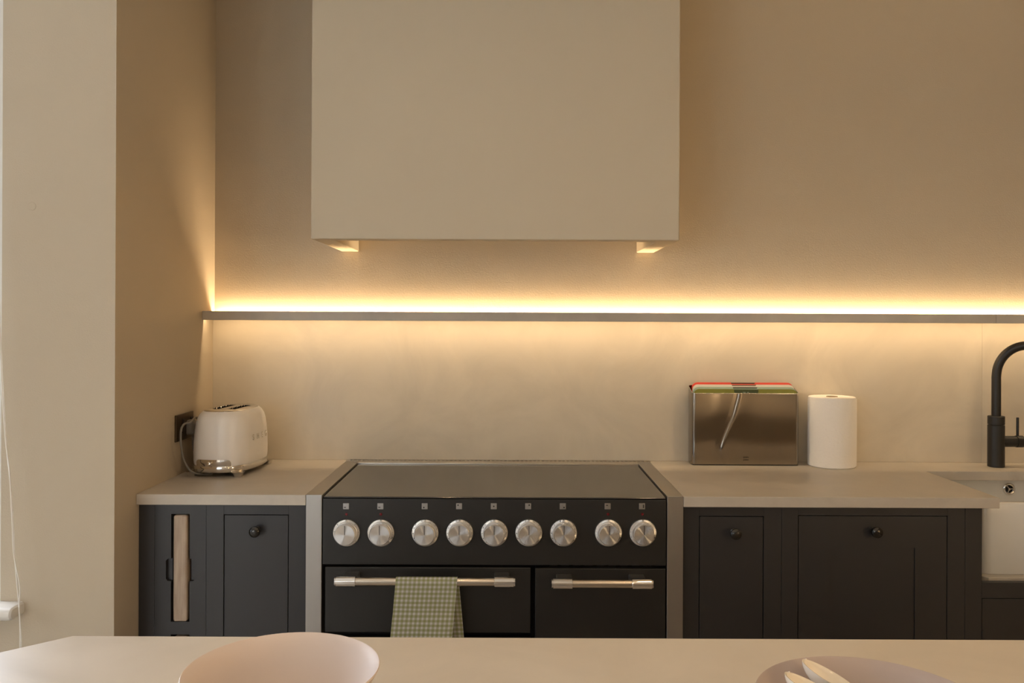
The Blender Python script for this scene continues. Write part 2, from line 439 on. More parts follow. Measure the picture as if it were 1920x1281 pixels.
# ------------------------------------------------------------------ worktops
cxl = ax(573.5, 936, DF); cxr = ax(1281.5, 936, DF)
o = obj('worktop', MB().slab([(LX, DF), (cxl - .0005, DF), (cxl - .0005, SPL - .0005), (LX, SPL - .0005)], BT, WT), M['cement'])
o['label'] = 'short beige stone worktop under the toaster, left of the cooker'; o['category'] = 'worktop'
kx = ax(1875, 936, DF); kb = 2.887; sk1 = 2.02
o = obj('worktop', MB().slab([(cxr + .0005, DF), (kx, DF), (kx, kb), (sk1, kb), (sk1, DF), (SX1, DF), (SX1, SPL - .0005), (cxr + .0005, SPL - .0005)], BT, WT), M['cement'])
o['label'] = 'long beige stone worktop cut out around the sink, right of the cooker'; o['category'] = 'worktop'

# ------------------------------------------------------------------ cabinets
def knob_mb(x, y, z):
    pr = [(.011, 0), (.011, .002), (.006, .004), (.0055, .012), (.009, .015), (.0145, .019), (.0162, .024), (.0155, .029), (.012, .0325), (.006, .0345), (0, .035)]
    return MB().lathe(pr, 28, TR(x, y, z) @ RX(PI / 2))
Z0 = 0.14
def bx(px0, px1, pyt, d=DC): return ax(px0, 1070, d), ax(px1, 1070, d), az((px0 + px1) / 2, pyt, d)

# left: board rack unit
xA, xB, xC, xD = LX + .001, ax(290, 1070, DC), ax(386.5, 1070, DC), cxl - .001
def pcol(px): return ax(px, 1070, DC)
t = thing('board_rack_cabinet', 'dark charcoal cabinet with upright slots for bread boards, beside the left wall', 'cabinet', ((xA + xC) / 2, DC, 0))
obj('filler_strip', MB().box(xA, xB - .0007, DC, DC + .02, .1, BT, .0008), M['navy'], t)
zt = lambda px, py: az(px, py, DC)
def slot_loop(sx0, sx1, zt_, zb_, nx0, nx1, nzt, nzb):
    r = .006
    return [(sx0, zb_), (sx1, zb_), (sx1, nzb), (nx1 - r, nzb), (nx1, nzb + r), (nx1, nzt), (sx1, nzt), (sx1, zt_), (sx0, zt_), (sx0, nzt), (nx0 + r, nzt), (nx0, nzt - r), (nx0, nzb + r), (nx0 + r, nzb), (sx0, nzb)]
sx0, sx1 = pcol(320.5), pcol(355.5)
z1a, z1b = zt(338, 964), zt(338, 1166); pitch = z1a - zt(338, 1190)
n1, n2 = zt(338, 1048), zt(338, 1090)
holes = [slot_loop(sx0, sx1, z1a - k * pitch, z1b - k * pitch, pcol(311), pcol(366), n1 - k * pitch, n2 - k * pitch) for k in range(2)]
obj('slotted_front', MB().plate([(xB, .1), (xC - .0007, .1), (xC - .0007, BT), (xB, BT)], holes, DC, DC + .02), M['navy'], t, smooth=0)
for k in range(2):
    for a_, b__ in ((pcol(311), sx0), (sx1, pcol(366))):
        obj('finger_recess', MB().box(a_ + .0002, b__ - .0002 if a_ < sx0 - .001 else b__, DC + .013, DC + .0195, n2 - k * pitch + .0002, n1 - k * pitch - .0002), M['navy'], t)
obj('carcass', MB().box(xA, xA + .016, DC + .021, SPL - .01, .1, BT).box(xC - .018, xC - .002, DC + .021, SPL - .01, .1, BT).box(xA + .016, xC - .018, SPL - .03, SPL - .01, .1, BT)
    .box(xA + .016, xC - .018, DC + .021, SPL - .03, .1, .118).box(xA + .016, xC - .018, DC + .021, SPL - .03, z1b - .018, z1b - .0005), M['navy'], t)
obj('plinth', MB().box(xA, xC - .001, DC + .05, DC + .068, 0.001, .099), M['navy'], t)
def board(px0, px1, z0, z1, label):
    x0, x1 = pcol(px0), pcol(px1)
    t = thing('bread_board', label, 'bread board', ((x0 + x1) / 2, DC, z0), 'bread boards in the slots')
    obj('board', MB().box(x0, x1, DC - .004, DC + .36, z0, z1, .007, 3), M['oak'], t, local=False)
board(325, 351.5, z1b + .0005, z1a - .003, 'thick pale oak bread board standing in the upper slot of the cabinet')
board(326, 352, z1b - pitch + .0005, z1a - pitch - .006, 'pale bread board in the lower slot, only its top edge showing above the island')

def door_cabinet(name, label, cat, x0, x1, doors, grp=None):
    """doors: list of (px0, px1, pytop, shaker or None, knob px, knob py)"""
    t = thing(name, label, cat, ((x0 + x1) / 2, DC, 0), grp)
    edges = [x0]
    for d in doors: edges += [pcol(d[0]), pcol(d[1])]
    edges.append(x1)
    ztop = zt((doors[0][0] + doors[0][1]) / 2, doors[0][2])
    for i in range(0, len(edges), 2):
        obj('stile', MB().box(edges[i], edges[i + 1], DC, DC + .02, .1, BT, .0006), M['navy'], t)
    for i in range(1, len(edges) - 1, 2):
        obj('top_rail', MB().box(edges[i], edges[i + 1], DC, DC + .02, ztop, BT, .0006), M['navy'], t)
        obj('bottom_rail', MB().box(edges[i], edges[i + 1], DC, DC + .02, .1, Z0, .0006), M['navy'], t)
    obj('carcass', MB().box(x0 + .001, x0 + .018, DC + .021, SPL - .01, .1, BT - .001).box(x1 - .018, x1 - .001, DC + .021, SPL - .01, .1, BT - .001)
        .box(x0 + .018, x1 - .018, SPL - .03, SPL - .01, .1, BT - .001).box(x0 + .018, x1 - .018, DC + .021, SPL - .03, .1, .118), M['void'], t)
    obj('plinth', MB().box(x0 + .001, x1 - .001, DC + .05, DC + .068, .001, .099), M['navy'], t)
    for (a, b_, pt, sh, kpx, kpy) in doors:
        g = .0022; xa, xb = pcol(a) + g, pcol(b_) - g; zb, ztt = Z0 + g, ztop - g
        y0 = DC + .0012
        if sh is None:
            d = obj('door', MB().box(xa, xb, y0, y0 + .02, zb, ztt, .001), M['navy'], t)
        else:
            ia, ib, it = pcol(sh[0]), pcol(sh[1]), zt((a + b_) / 2, sh[2])
            iz = zb + .09
            d = obj('door', MB().plate([(xa, zb), (xb, zb), (xb, ztt), (xa, ztt)], [[(ia, iz), (ib, iz), (ib, it), (ia, it)]], y0, y0 + .02), M['navy'], t, smooth=0)
            obj('door_panel', MB().box(ia - .005, ib + .005, y0 + .004, y0 + .016, iz - .005, it + .005), M['navy'], d)
        if kpx:
            kx_, kz_ = at(kpx, kpy, DC - .025)
            obj('knob', knob_mb(kx_, y0, kz_), M['dark_metal'], d)
    return t
door_cabinet('base_cabinet', 'narrow charcoal cabinet with one plain door, left of the cooker', 'cabinet', xC, xD, [(419, 541, 965, None, 477, 998)])
xE = pcol(1281.5) + .002 if False else cxr + .001
xFm, xG = pcol(1465), pcol(1809)
door_cabinet('base_cabinet', 'narrow charcoal cabinet with one plain door, right of the cooker', 'cabinet', xE, xFm, [(1310.5, 1432, 968, None, 1380, 1002)])
door_cabinet('base_cabinet', 'wide charcoal cabinet with a recessed panel door, between narrow cabinet and sink', 'cabinet', xFm + .0008, xG, [(1496, 1776.5, 967, (1556.5, 1716, 1027), 1645, 999)])

# sink cabinet
skd = 2.53; rimz = WT - .0315
skx0 = kx - .012
skz0 = az(1890, 1078, skd); ledz0 = az(1890, 1093, 2.515)
t = thing('sink_cabinet', 'charcoal cabinet under the white sink', 'cabinet', (1.7, DC, 0))
xs1 = pcol(1841); xe = 2.10
obj('stile', MB().box(xG + .0008, xs1, DC, DC + .02, .1, BT, .0006), M['navy'], t)
obj('stile', MB().box(xe - .05, xe, DC, DC + .02, .1, BT, .0006), M['navy'], t)
rz = zt(1880, 1122)
obj('top_rail', MB().box(xs1, xe - .05, DC, DC + .02, rz, az(1890, 1093, DC), .0006), M['navy'], t)
obj('bottom_rail', MB().box(xs1, xe - .05, DC, DC + .02, .1, Z0, .0006), M['navy'], t)
obj('plinth', MB().box(xG + .001, xe, DC + .05, DC + .068, .001, .099), M['navy'], t)
obj('carcass', MB().box(xG + .001, xG + .018, DC + .021, SPL - .01, .1, BT - .001).box(xe - .018, xe, DC + .021, SPL - .01, .1, BT - .001).box(xG + .018, xe - .018, DC + .021, SPL - .01, .1, .118), M['void'], t)
mid = (xs1 + xe - .05) / 2
for xa, xb in ((xs1 + .002, mid - .0015), (mid + .0015, xe - .052)):
    d = obj('door', MB().plate([(xa, Z0 + .002), (xb, Z0 + .002), (xb, rz - .002), (xa, rz - .002)], [[(xa + .075, Z0 + .09), (xb - .075, Z0 + .09), (xb - .075, rz - .09), (xa + .075, rz - .09)]], DC + .001, DC + .021), M['navy'], t, smooth=0)
    obj('door_panel', MB().box(xa + .07, xb - .07, DC + .008, DC + .017, Z0 + .085, rz - .085), M['navy'], d)
for xa in (xs1 + .004,):
    obj('hinge', MB().box(xa - .004, xa + .004, DC - .003, DC + .004, zt(1845, 1195), zt(1845, 1183), .001), M['navy'], t)
lx0 = ax(1842, 1085, 2.515)
o = obj('sink_ledge', MB().slab([(lx0 + .012, 2.503), (xe - .055, 2.503), (xe - .055, 2.96), (lx0, 2.96), (lx0, 2.518)], ledz0, skz0 - .0005, .0015), M['cement'], t, label='pale stone ledge carrying the sink')

# ------------------------------------------------------------------ sink
def rrect(x0, x1, y0, y1, r, z, n=8):
    pts = []
    for cx_, cy_, a0 in ((x1 - r, y1 - r, 0), (x0 + r, y1 - r, PI / 2), (x0 + r, y0 + r, PI), (x1 - r, y0 + r, 1.5 * PI)):
        for i in range(n + 1):
            a = a0 + PI / 2 * i / n; pts.append((cx_ + r * math.cos(a), cy_ + r * math.sin(a), z))
    return pts
sx0_, sx1_, sy0_, sy1_ = skx0, 2.045, skd, 2.955
L_ = []
def add(ins, z, r): L_.append(rrect(sx0_ + ins, sx1_ - ins, sy0_ + ins, sy1_ - ins, r, z))
add(.004, skz0, .03); add(0, skz0 + .005, .034); add(0, rimz - .006, .034); add(.0015, rimz - .002, .033); add(.005, rimz, .030)
add(.019, rimz, .018); add(.0225, rimz - .002, .016); add(.024, rimz - .006, .015); add(.027, skz0 + .05, .03); add(.04, skz0 + .032, .03); add(.07, skz0 + .028, .03)
t = thing('belfast_sink', 'white glazed ceramic sink let into the worktop at the right', 'sink', ((sx0_ + sx1_) / 2, sy0_, skz0))
obj('basin', MB().loft(L_), M['ceramic'], t, smooth=40)
oy = sy1_ - .0252
ox, oz = at(1891.5, 917, oy)
ov = obj('overflow', MB().lathe([(.0205, 0), (.0205, .003), (.018, .0045), (.0145, .0035), (.0145, .001), (0, .001)], 32, TR(ox, oy, oz) @ RX(PI / 2)), M['chrome'], t, label='round chrome overflow')
b_ = MB()
b_.lathe([(.0135, .0012), (.0135, .0016), (0, .0016)], 28, TR(ox, oy, oz) @ RX(PI / 2))
obj('overflow_opening', b_, M['void'], ov)
b_ = MB()
for k in range(3):
    b_.box(-.0016, .0016, -.0135, 0, -.0012, .0012, .0003, 1, TR(ox, oy - .0028, oz) @ RY(0) @ RX(0) @ RY(2 * PI * k / 3 + .4) @ RX(PI / 2))
b_.lathe([(.004, 0), (.004, .003), (0, .0035)], 16, TR(ox, oy - .0015, oz) @ RX(PI / 2))
obj('overflow_cross', b_, M['chrome'], ov)
obj('waste', MB().lathe([(.03, 0), (.03, .003), (.02, .002), (0, .002)], 24, TR(1.72, 2.74, skz0 + .028)), M['chrome'], t)

# ------------------------------------------------------------------ tap
td = 2.985
tx = ax(1867.5, 850, td)
t = thing('kitchen_tap', 'matt black swan-neck tap with side lever behind the sink', 'tap', (tx, td, WT))
zb1 = az(1868, 797, td); zb2 = az(1868, 780, td)
R0 = .0275
obj('tap_body', MB().lathe([(R0 - .001, WT + .0005), (R0, WT + .0015), (R0, zb1 - .001), (R0 - .001, zb1), (R0 - .003, zb1 + .0004), (R0 - .003, zb1 + .0022), (0, zb1 + .0022)], 40, TR(tx, td, 0)), M['matt_black'], t)
obj('tap_collar', MB().lathe([(R0 - .002, zb1 + .0022), (R0, zb1 + .003), (R0, zb2 - .0015), (R0 - .0015, zb2), (.015, zb2), (0, zb2)], 40, TR(tx, td, 0)), M['matt_black'], t)
dirx, diry = .86, -.51
za = az(1868, 706, td); rad = .094
ztop_c = az(1905, 648, td - .04)
pth = [(tx, td, zb2 - .001), (tx, td, zb2 + .04), (tx, td, za - .03), (tx, td, za - .012)]
rise = max(rad, ztop_c - za)
for i in range(0, 13):
    a = PI - PI * i / 12
    u = rad + rad * math.cos(a)
    pth.append((tx + dirx * u, td + diry * u, za + rise * math.sin(a)))
pth += [(tx + dirx * 2 * rad, td + diry * 2 * rad, za - .03), (tx + dirx * 2 * rad, td + diry * 2 * rad, za - .07)]
obj('spout', MB().tube(pth, .0153, 20, sub=4), M['matt_black'], t, smooth=60)
ex_, ey_, ez_ = tx + dirx * 2 * rad, td + diry * 2 * rad, za - .07
obj('spray_head', MB().lathe([(.0153, 0), (.018, -.002), (.018, -.075), (.016, -.078), (0, -.078)], 28, TR(ex_, ey_, ez_)), M['matt_black'], t)
lz = az(1890, 828, td)
obj('lever_arm', MB().lathe([(.0195, .02), (.0195, .0675), (.0185, .0685), (.0185, .0695), (0, .0695)], 28, TR(tx, td, lz) @ RY(PI / 2)), M['matt_black'], t)
lv = obj('lever_cap', MB().lathe([(.0185, .0695), (.0208, .0705), (.0208, .0925), (.0195, .095), (0, .095)], 28, TR(tx, td, lz) @ RY(PI / 2)), M['matt_black'], t)
obj('lever_pin', MB().lathe([(.0045, .015), (.0045, .083), (.0038, .085), (0, .085)], 14, TR(ax(1908, 800, td), td, lz)), M['matt_black'], lv)

# ------------------------------------------------------------------ range cooker
DP = 2.4495
t = thing('range_cooker', 'black range cooker with steel knobs and bar handles below the hood', 'cooker', ((cxl + cxr) / 2, DF, 0))
sl1, sr0 = ax(603, 1070, DF), ax(1250.5, 1070, DF)
YBK = 3.045
# top surround: steel side trims flush with the worktop
for x0, x1 in ((cxl, sl1), (sr0, cxr)):
    obj('side_trim', MB().box(x0, x1, DF, YBK - .0005, .10, WT + .0005, .0015), M['steel_v'], t)
hob_b = 3.007; hz_ = WT - .004
obj('rear_trim', MB().box(sl1, sr0, hob_b, YBK, WT - .03, WT + .0012, .001), M['steel_y'], t)
obj('hob_bed', MB().box(sl1 + .0005, sr0 - .0005, DP + .02, hob_b - .0005, WT - .05, hz_ - .006), M['void'], t)
gx0, gx1 = ax(606, 930, DP), ax(1249.5, 930, DP)
t_ = bmesh.new()
obj('hob_glass', MB().slab([(gx0, DP + .001), (gx1, DP + .001), (gx1, hob_b - .003), (gx0, hob_b - .003)], hz_ - .0055, hz_, .003), M['glass_black'], t)
# vent strip with rectangular slots between the cooker and the wall
vb = MB(); va, vz = YBK, WT + .0015
vx0, vx1 = ax(655, 864, 3.06), ax(1217, 864, 3.06)
t.name
n = 72; pit = (vx1 - vx0) / n
vb.box(cxl, cxr, YBK, YBK + .006, WT - .02, vz).box(cxl, cxr, SPL - .006, SPL - .0006, WT - .02, vz)
for i in range(n + 1):
    x = vx0 + i * pit; hw = pit * .2
    vb.box(x - hw, x + hw, YBK + .006, SPL - .006, WT - .004, vz)
vb.box(cxl, vx0 - .003, YBK + .006, SPL - .006, WT - .004, vz).box(vx1 + .003, cxr, YBK + .006, SPL - .006, WT - .004, vz)
o = obj('vent_grille', vb, M['steel_y'], t); o['kind'] = 'stuff'
obj('vent_well', MB().box(cxl, cxr, YBK + .0005, SPL - .0007, WT - .026, WT - .021), M['void'], t)
# control panel
cz1, cz0 = az(927, 930.5, DP), az(927, 1060, DP)
px0, px1 = ax(605, 1000, DP), ax(1249, 1000, DP)
panel = obj('control_panel', MB().box(px0, px1, DP, DP + .03, cz0, hz_ - .006, .0015), M['enamel'], t)
obj('oven_body', MB().box(sl1 + .0005, sr0 - .0005, DP + .035, hob_b, .10, WT - .051), M['void'], t)
obj('plinth', MB().box(sl1 + .0005, sr0 - .0005, DP + .03, DP + .05, .002, .099), M['enamel'], t)

KN = [650, 714.5, 797.5, 862, 927, 991.5, 1056.5, 1140.5, 1205]
ring_mb = [(.0402, 0), (.0402, .0015), (.0385, .0045), (.0325, .0062), (.0318, .0085), (.031, .009), (0.0295, .009)]
dial_pr = [(.0292, .006), (.0292, .0304), (.0284, .0312), (.0282, .0312), (.014, .0312), (.0004, .0312), (0, .0312)]
proto = None
def marks(kind):
    b = MB()
    def tx_(s, ang, size):
        a = math.radians(ang); r = .0355
        b.text(s, size, .00015, TR(r * math.cos(a), r * math.sin(a), .0057) @ RZ(0))
    def dot(ang, rr):
        a = math.radians(ang); r = .0352
        b.lathe([(rr, 0), (rr, .0004), (0, .0004)], 8, TR(r * math.cos(a), r * math.sin(a), .0054))
    tx_('0', 90, .0095)
    if kind == 'hob':
        tx_('A', 106, .0075); tx_('L1', 66, .0065); tx_('L2', 40, .0065); tx_('P', 140, .0065); tx_('9', 156, .0065)
        for k, g in enumerate((182, 206, 228, 250)): dot(g, .0014 - .0001 * k)
        for g in (20, 2, -18, -36): dot(g, .0009)
    elif kind == 'fan':
        tx_('n', 135, .0075); tx_('n', -40, .0075); tx_('+', 45, .0065); dot(172, .0009); dot(5, .0009)
    else:
        for g in (2, -8, -18, -28, -38, -48, 200, 175): dot(g, .0009)
        tx_('200', -23, .005)
    return b
kinds = ['fan', 'oven', 'hob', 'hob', 'hob', 'hob', 'hob', 'grill', 'oven']
mmesh = {}
def local(name, mb, m, parent, mtx, smooth=30):
    o = obj(name, mb, m, parent, local=True, smooth=20 if name == 'dial' else smooth)
    o.matrix_parent_inverse = Matrix.Identity(4); o.matrix_local = mtx
    return o
org = ORIG[t.name]
ringp = dialp = linep = None
for i, kp in enumerate(KN):
    kx_, kz_ = at(kp, 999, DP)
    base = TR(kx_ - org.x, DP - org.y, kz_ - org.z) @ RX(PI / 2)
    if ringp is None:
        ringp = local('knob_ring', MB().lathe(ring_mb, 48), M['dial'], t, base)
        dialp = local('dial', MB().lathe(dial_pr, 96), M['dial'], ringp, Matrix.Identity(4))
        linep = local('pointer_line', MB().box(-.0007, .0007, .001, .0272, .0312, .0318), M['mark'], ringp, Matrix.Identity(4))
        ring, rg = ringp, ringp
    else:
        rg = ringp.copy(); C.objects.link(rg); rg.parent = t; rg.matrix_local = base
        for s in (dialp, linep):
            c = s.copy(); C.objects.link(c); c.parent = rg
    k = kinds[i]
    if k not in mmesh:
        o = local('dial_marking', marks(k), M['mark'], rg, Matrix.Identity(4), smooth=0); mmesh[k] = o
    else:
        c = mmesh[k].copy(); C.objects.link(c); c.parent = rg
        o = c
    o['kind'] = 'stuff'
    # little square steel tag with the ring symbol
    gx_, gz_ = at(kp - 1.2, 949.5, DP); hs = .0088
    tag_ = obj('symbol_tag', MB().box(gx_ - hs, gx_ + hs, DP - .0012, DP + .001, gz_ - hs, gz_ + hs, .001), M['satin'], panel)
    sp_ = {0: (-.003, -.003, .003, .0012), 1: (-.003, -.003, .003, .0012), 2: (-.0025, -.0035), 3: (-.003, .0035), 4: (0, 0), 5: (.003, .0035), 6: (.0035, -.0035), 7: (-.002, .003, .003, .0012), 8: (.004, 0, .0016, .005)}[i]
    b_ = MB()
    if len(sp_) == 2: b_.lathe([(.0022, 0), (.0022, .0004), (0, .0004)], 14, TR(gx_ + sp_[0], DP - .0012, gz_ + sp_[1]) @ RX(PI / 2))
    else: b_.box(gx_ + sp_[0] - sp_[2], gx_ + sp_[0] + sp_[2], DP - .0016, DP - .0012, gz_ + sp_[1] - sp_[3], gz_ + sp_[1] + sp_[3])
    obj('symbol', b_, M['mark'], panel)
    if i in (0, 1, 7, 8):
        gx_, gz_ = at(kp - .5, 964.5, DP)
        obj('indicator_light', MB().lathe([(.0042, 0), (.0042, .0006), (.003, .0022), (0, .0028)], 16, TR(gx_, DP, gz_) @ RX(PI / 2)), M['red_lens'], panel)

# oven doors
def oven_door(pxa, pxb, pyt, zb, handle=None):
    xa, xb = ax(pxa, 1130, DP), ax(pxb, 1130, DP); ztp = az((pxa + pxb) / 2, pyt, DP)
    d = obj('oven_door', MB().box(xa, xb, DP, DP + .032, zb, ztp, .003), M['enamel'], t)
    if handle:
        ha, hb, hy = handle; dh = DP - .062
        x0, x1 = ax(ha, hy, dh), ax(hb, hy, dh); z = az((ha + hb) / 2, hy, dh)
        h = obj('handle', MB().lathe([(.0122, .055), (.0122, x1 - x0 - .055)], 32, TR(x0, dh, z) @ RY(PI / 2)), M['steel_bar'], d)
        for s in (0, 1):
            Mx = TR(x0, dh, z) @ RY(PI / 2) if s == 0 else TR(x1, dh, z) @ RY(-PI / 2)
            obj('handle_collar', MB().lathe([(0, 0), (.011, .0003), (.0135, .002), (.0135, .004), (.012, .0045), (.012, .0052), (.0155, .0058), (.0155, .060), (.0145, .0612), (.0122, .0612)], 32, Mx), M['chrome'], h)
            cxm = x0 + .040 if s == 0 else x1 - .040
            obj('handle_bracket', MB().box(cxm - .022, cxm + .022, dh, DP + .0005, z - .010, z + .010, .003), M['satin'], h)
    return d
zg = az(800, 1187, DP)
oven_door(609, 995, 1064, zg, (627, 967, 1091))
oven_door(609, 995, 1197, .115, (627, 967, 1228))
oven_door(1003, 1248, 1066.5, .115, (1033, 1225, 1095))
b_ = MB()
for k in range(9):
    x = ax(1030 + k * 22, 1063, DP + .03)
    b_.box(x, x + .024, DP + .026, DP + .034, cz0 - .008, cz0 - .002, .001, 1)
o = obj('cooling_slots', b_, M['satin'], t); o['kind'] = 'stuff'

# ------------------------------------------------------------------ towel on the left handle
dh = DP - .062; hzc = az(797, 1091, dh); hr = .0137
tw = bmesh.new(); uvl = tw.loops.layers.uv.new('UVMap')
fx0t, fx1t = ax(741.5, 1082, dh - hr), ax(857, 1083, dh - hr)
fz_b = hzc - .30; NU, NV = 26, 60
def towel_pt(u, v):
    """u 0..1 across, v arc parameter: front bottom -> over bar -> back bottom"""
    Lf, Lb = .30, .27; arc = PI * hr
    s = v * (Lf + arc + Lb)
    if s < Lf:
        k = (Lf - s) / Lf; z = hzc - (Lf - s); y = dh - hr - .004 * k - .010 * k * k; lean = -.020 * k / .58 * .30 / .30
        y += (.0022 * math.sin(u * 9 + 1) * math.sin(k * 9)) * k + .0045 * math.exp(-((k * .30 - .083 - .006 * u) / .009) ** 2)
        x = fx0t + (fx1t - fx0t) * u - .026 * k
    elif s < Lf + arc:
        a = (s - Lf) / hr; y = dh - hr * math.cos(a); z = hzc + hr * math.sin(a); x = fx0t + (fx1t - fx0t) * u
    else:
        k = (s - Lf - arc) / Lb; z = hzc - (s - Lf - arc); y = min(dh + hr + .012 * k, DP - .004) + .002 * math.sin(u * 8) * k
        x = fx0t + (fx1t - fx0t) * u + .0035 + .024 * k
    return Vector((x, y, z)), s
vs = [[None] * (NU + 1) for _ in range(NV + 1)]
ss = [[0] * (NU + 1) for _ in range(NV + 1)]
for j in range(NV + 1):
    for i in range(NU + 1):
        p, s = towel_pt(i / NU, j / NV); vs[j][i] = tw.verts.new(p); ss[j][i] = s
per = .0127
for j in range(NV):
    for i in range(NU):
        f = tw.faces.new((vs[j][i], vs[j][i + 1], vs[j + 1][i + 1], vs[j + 1][i]))
        for lp, (jj, ii) in zip(f.loops, ((j, i), (j, i + 1), (j + 1, i + 1), (j + 1, i))):
            lp[uvl].uv = (ii / NU * (fx1t - fx0t) / per + .02, ss[jj][ii] / per)
bmesh.ops.solidify(tw, geom=tw.faces[:], thickness=.0012)
mb = MB(); mb.bm.free(); mb.bm = tw
o = obj('tea_towel', mb, M['gingham'], smooth=60)
o['label'] = 'green and white gingham tea towel hanging over the left oven handle'; o['category'] = 'tea towel'

# ------------------------------------------------------------------ toaster
TXC, TYC, TA = -0.950, 2.862, -math.radians(5)
t = thing('toaster', 'cream rounded toaster with chrome base and top on the left worktop', 'toaster', (TXC, TYC, WT + .0006), rotz=TA)
t.scale = (1.04, 1.03, 1.045)
NS = 2.7
def sup(a, b, z, n=72, e=NS):
    out = []
    for i in range(n):
        th_ = 2 * PI * i / n; c_, s_ = math.cos(th_), math.sin(th_)
        out.append((a * math.copysign(abs(c_) ** (2 / e), c_), b * math.copysign(abs(s_) ** (2 / e), s_), z))
    return out
PROF = [(.034, .0945, .1475), (.045, .0958, .149), (.07, .0962, .1495), (.105, .0952, .1485), (.14, .0925, .146), (.163, .089, .143), (.178, .0845, .139), (.189, .078, .1325), (.1965, .0705, .125), (.1995, .0665, .121)]
def ab(z):
    for (z0, a0, b0), (z1, a1, b1) in zip(PROF, PROF[1:]):
        if z0 <= z <= z1:
            k = (z - z0) / (z1 - z0); return a0 + (a1 - a0) * k, b0 + (b1 - b0) * k
    return PROF[0][1:]
obj('shell', MB().loft([sup(a, b, z) for z, a, b in PROF], cap=(True, False)), M['cream'], t, local=True, smooth=60)
base = obj('base', MB().loft([sup(.088, .141, .0135), sup(.0945, .1475, .0145), sup(.0965, .1495, .018), sup(.0972, .1502, .031), sup(.096, .149, .0335), sup(.093, .146, .034)]), M['chrome'], t, local=True, smooth=50, label='chrome skirt around the foot of the toaster')
for sx_ in (-1, 1):
    for sy_ in (-1, 1):
        px_, py_ = sx_ * .074, sy_ * .122
        obj('foot', MB().loft([rrect(px_ - .011, px_ + .011, py_ - .012, py_ + .012, .005, 0, 3), rrect(px_ - .0125, px_ + .0125, py_ - .0135, py_ + .0135, .005, .009, 3), rrect(px_ - .017, px_ + .017, py_ - .018, py_ + .018, .006, .0145, 3)]), M['chrome'], base, local=True)
# chrome top with two slots
tp = bmesh.new()
def top_loop(pts):
    v = [tp.verts.new(p) for p in pts]; return v, [tp.edges.new((v[i], v[(i + 1) % len(v)])) for i in range(len(v))]
zt_ = .2030
o1 = sup(.0668, .1213, .1993); o2 = sup(.0655, .120, .2010); o3 = sup(.060, .1145, zt_)
SLOT = []
es = []
v3, e3 = top_loop(o3); es += e3
for sxm in (-.0265, .0265):
    lp = [(sxm - .0125, -.068, zt_), (sxm + .0125, -.068, zt_), (sxm + .0125, .068, zt_), (sxm - .0125, .068, zt_)]
    v, e = top_loop(lp); es += e; SLOT.append(sxm)
bmesh.ops.triangle_fill(tp, edges=es, use_beauty=True)
prev = v3
for lp in (o2, o1):
    v = [tp.verts.new(p) for p in lp]
    for i in range(len(v)):
        j = (i + 1) % len(v); tp.faces.new((prev[i], prev[j], v[j], v[i]))
    prev = v
bmesh.ops.recalc_face_normals(tp, faces=tp.faces[:])
mb = MB(); mb.bm.free(); mb.bm = tp
top = obj('top_plate', mb, M['chrome'], t, local=True, smooth=40, label='chrome top plate with two slots')
for sxm in SLOT:
    x0, x1 = sxm - .0127, sxm + .0127
    wl = MB()
    wl.box(x0 - .001, x0, -.069, .069, .10, zt_ - .0008).box(x1, x1 + .001, -.069, .069, .10, zt_ - .0008)
    wl.box(x0, x1, -.070, -.0682, .10, zt_ - .0008).box(x0, x1, .0682, .070, .10, zt_ - .0008).box(x0, x1, -.069, .069, .098, .10)
    s_ = obj('slot', wl, M['void'], top, local=True)
    wires = MB()
    for q in (-.042, -.008, .03, .052):
        wires.tube([(x0 + .002, q, .15), (x0 + .003, q, zt_ - .004), (x0 + .0045, q, zt_ + .0018), (x0 + .0065, q, zt_ - .004), (x0 + .007, q, .15)], .0011, 6, sub=4)
    o = obj('guide_wires', wires, M['chrome'], top, local=True); o['kind'] = 'stuff'
# chrome recess at the foot of the near end, with a small round chrome ball
rows = []
zt2, zb2_, W2, r2 = .0545, .0338, .056, .012
for j in range(9):
    z = zb2_ + (zt2 - zb2_) * j / 8
    ww = W2 if z < zt2 - r2 else W2 - r2 + math.sqrt(max(0, r2 * r2 - (z - zt2 + r2) ** 2))
    a, b = ab(max(z, .034)); rows.append([(x, -(b * (1 - abs(x / a) ** NS) ** (1 / NS)) - .0006, z) for x in [ww * (i / 12 - 1) for i in range(25)]])
obj('crumb_tray', MB().grid(rows), M['chrome'], t, local=True, smooth=60, label='chrome crumb tray front')
obj('tray_ball', MB().lathe([(.0028, 0), (.0028, .004), (.0055, .006), (.0068, .009), (.0055, .0122), (0, .0132)], 20, TR(-.006, -.1495, .0425) @ RX(PI / 2)), M['chrome'], t, local=True)
# raised chrome letters on the long side
for ch, yy in (('S', -.052), ('M', -.018), ('E', .018), ('G', .052)):
    z = .112; a, b = ab(z); x = a * (1 - abs(yy / b) ** NS) ** (1 / NS)
    obj('letter', MB().text(ch, .026, .0012, TR(x + .0006, yy, z) @ RZ(PI / 2) @ RX(PI / 2)), M['chrome'], t, local=True)

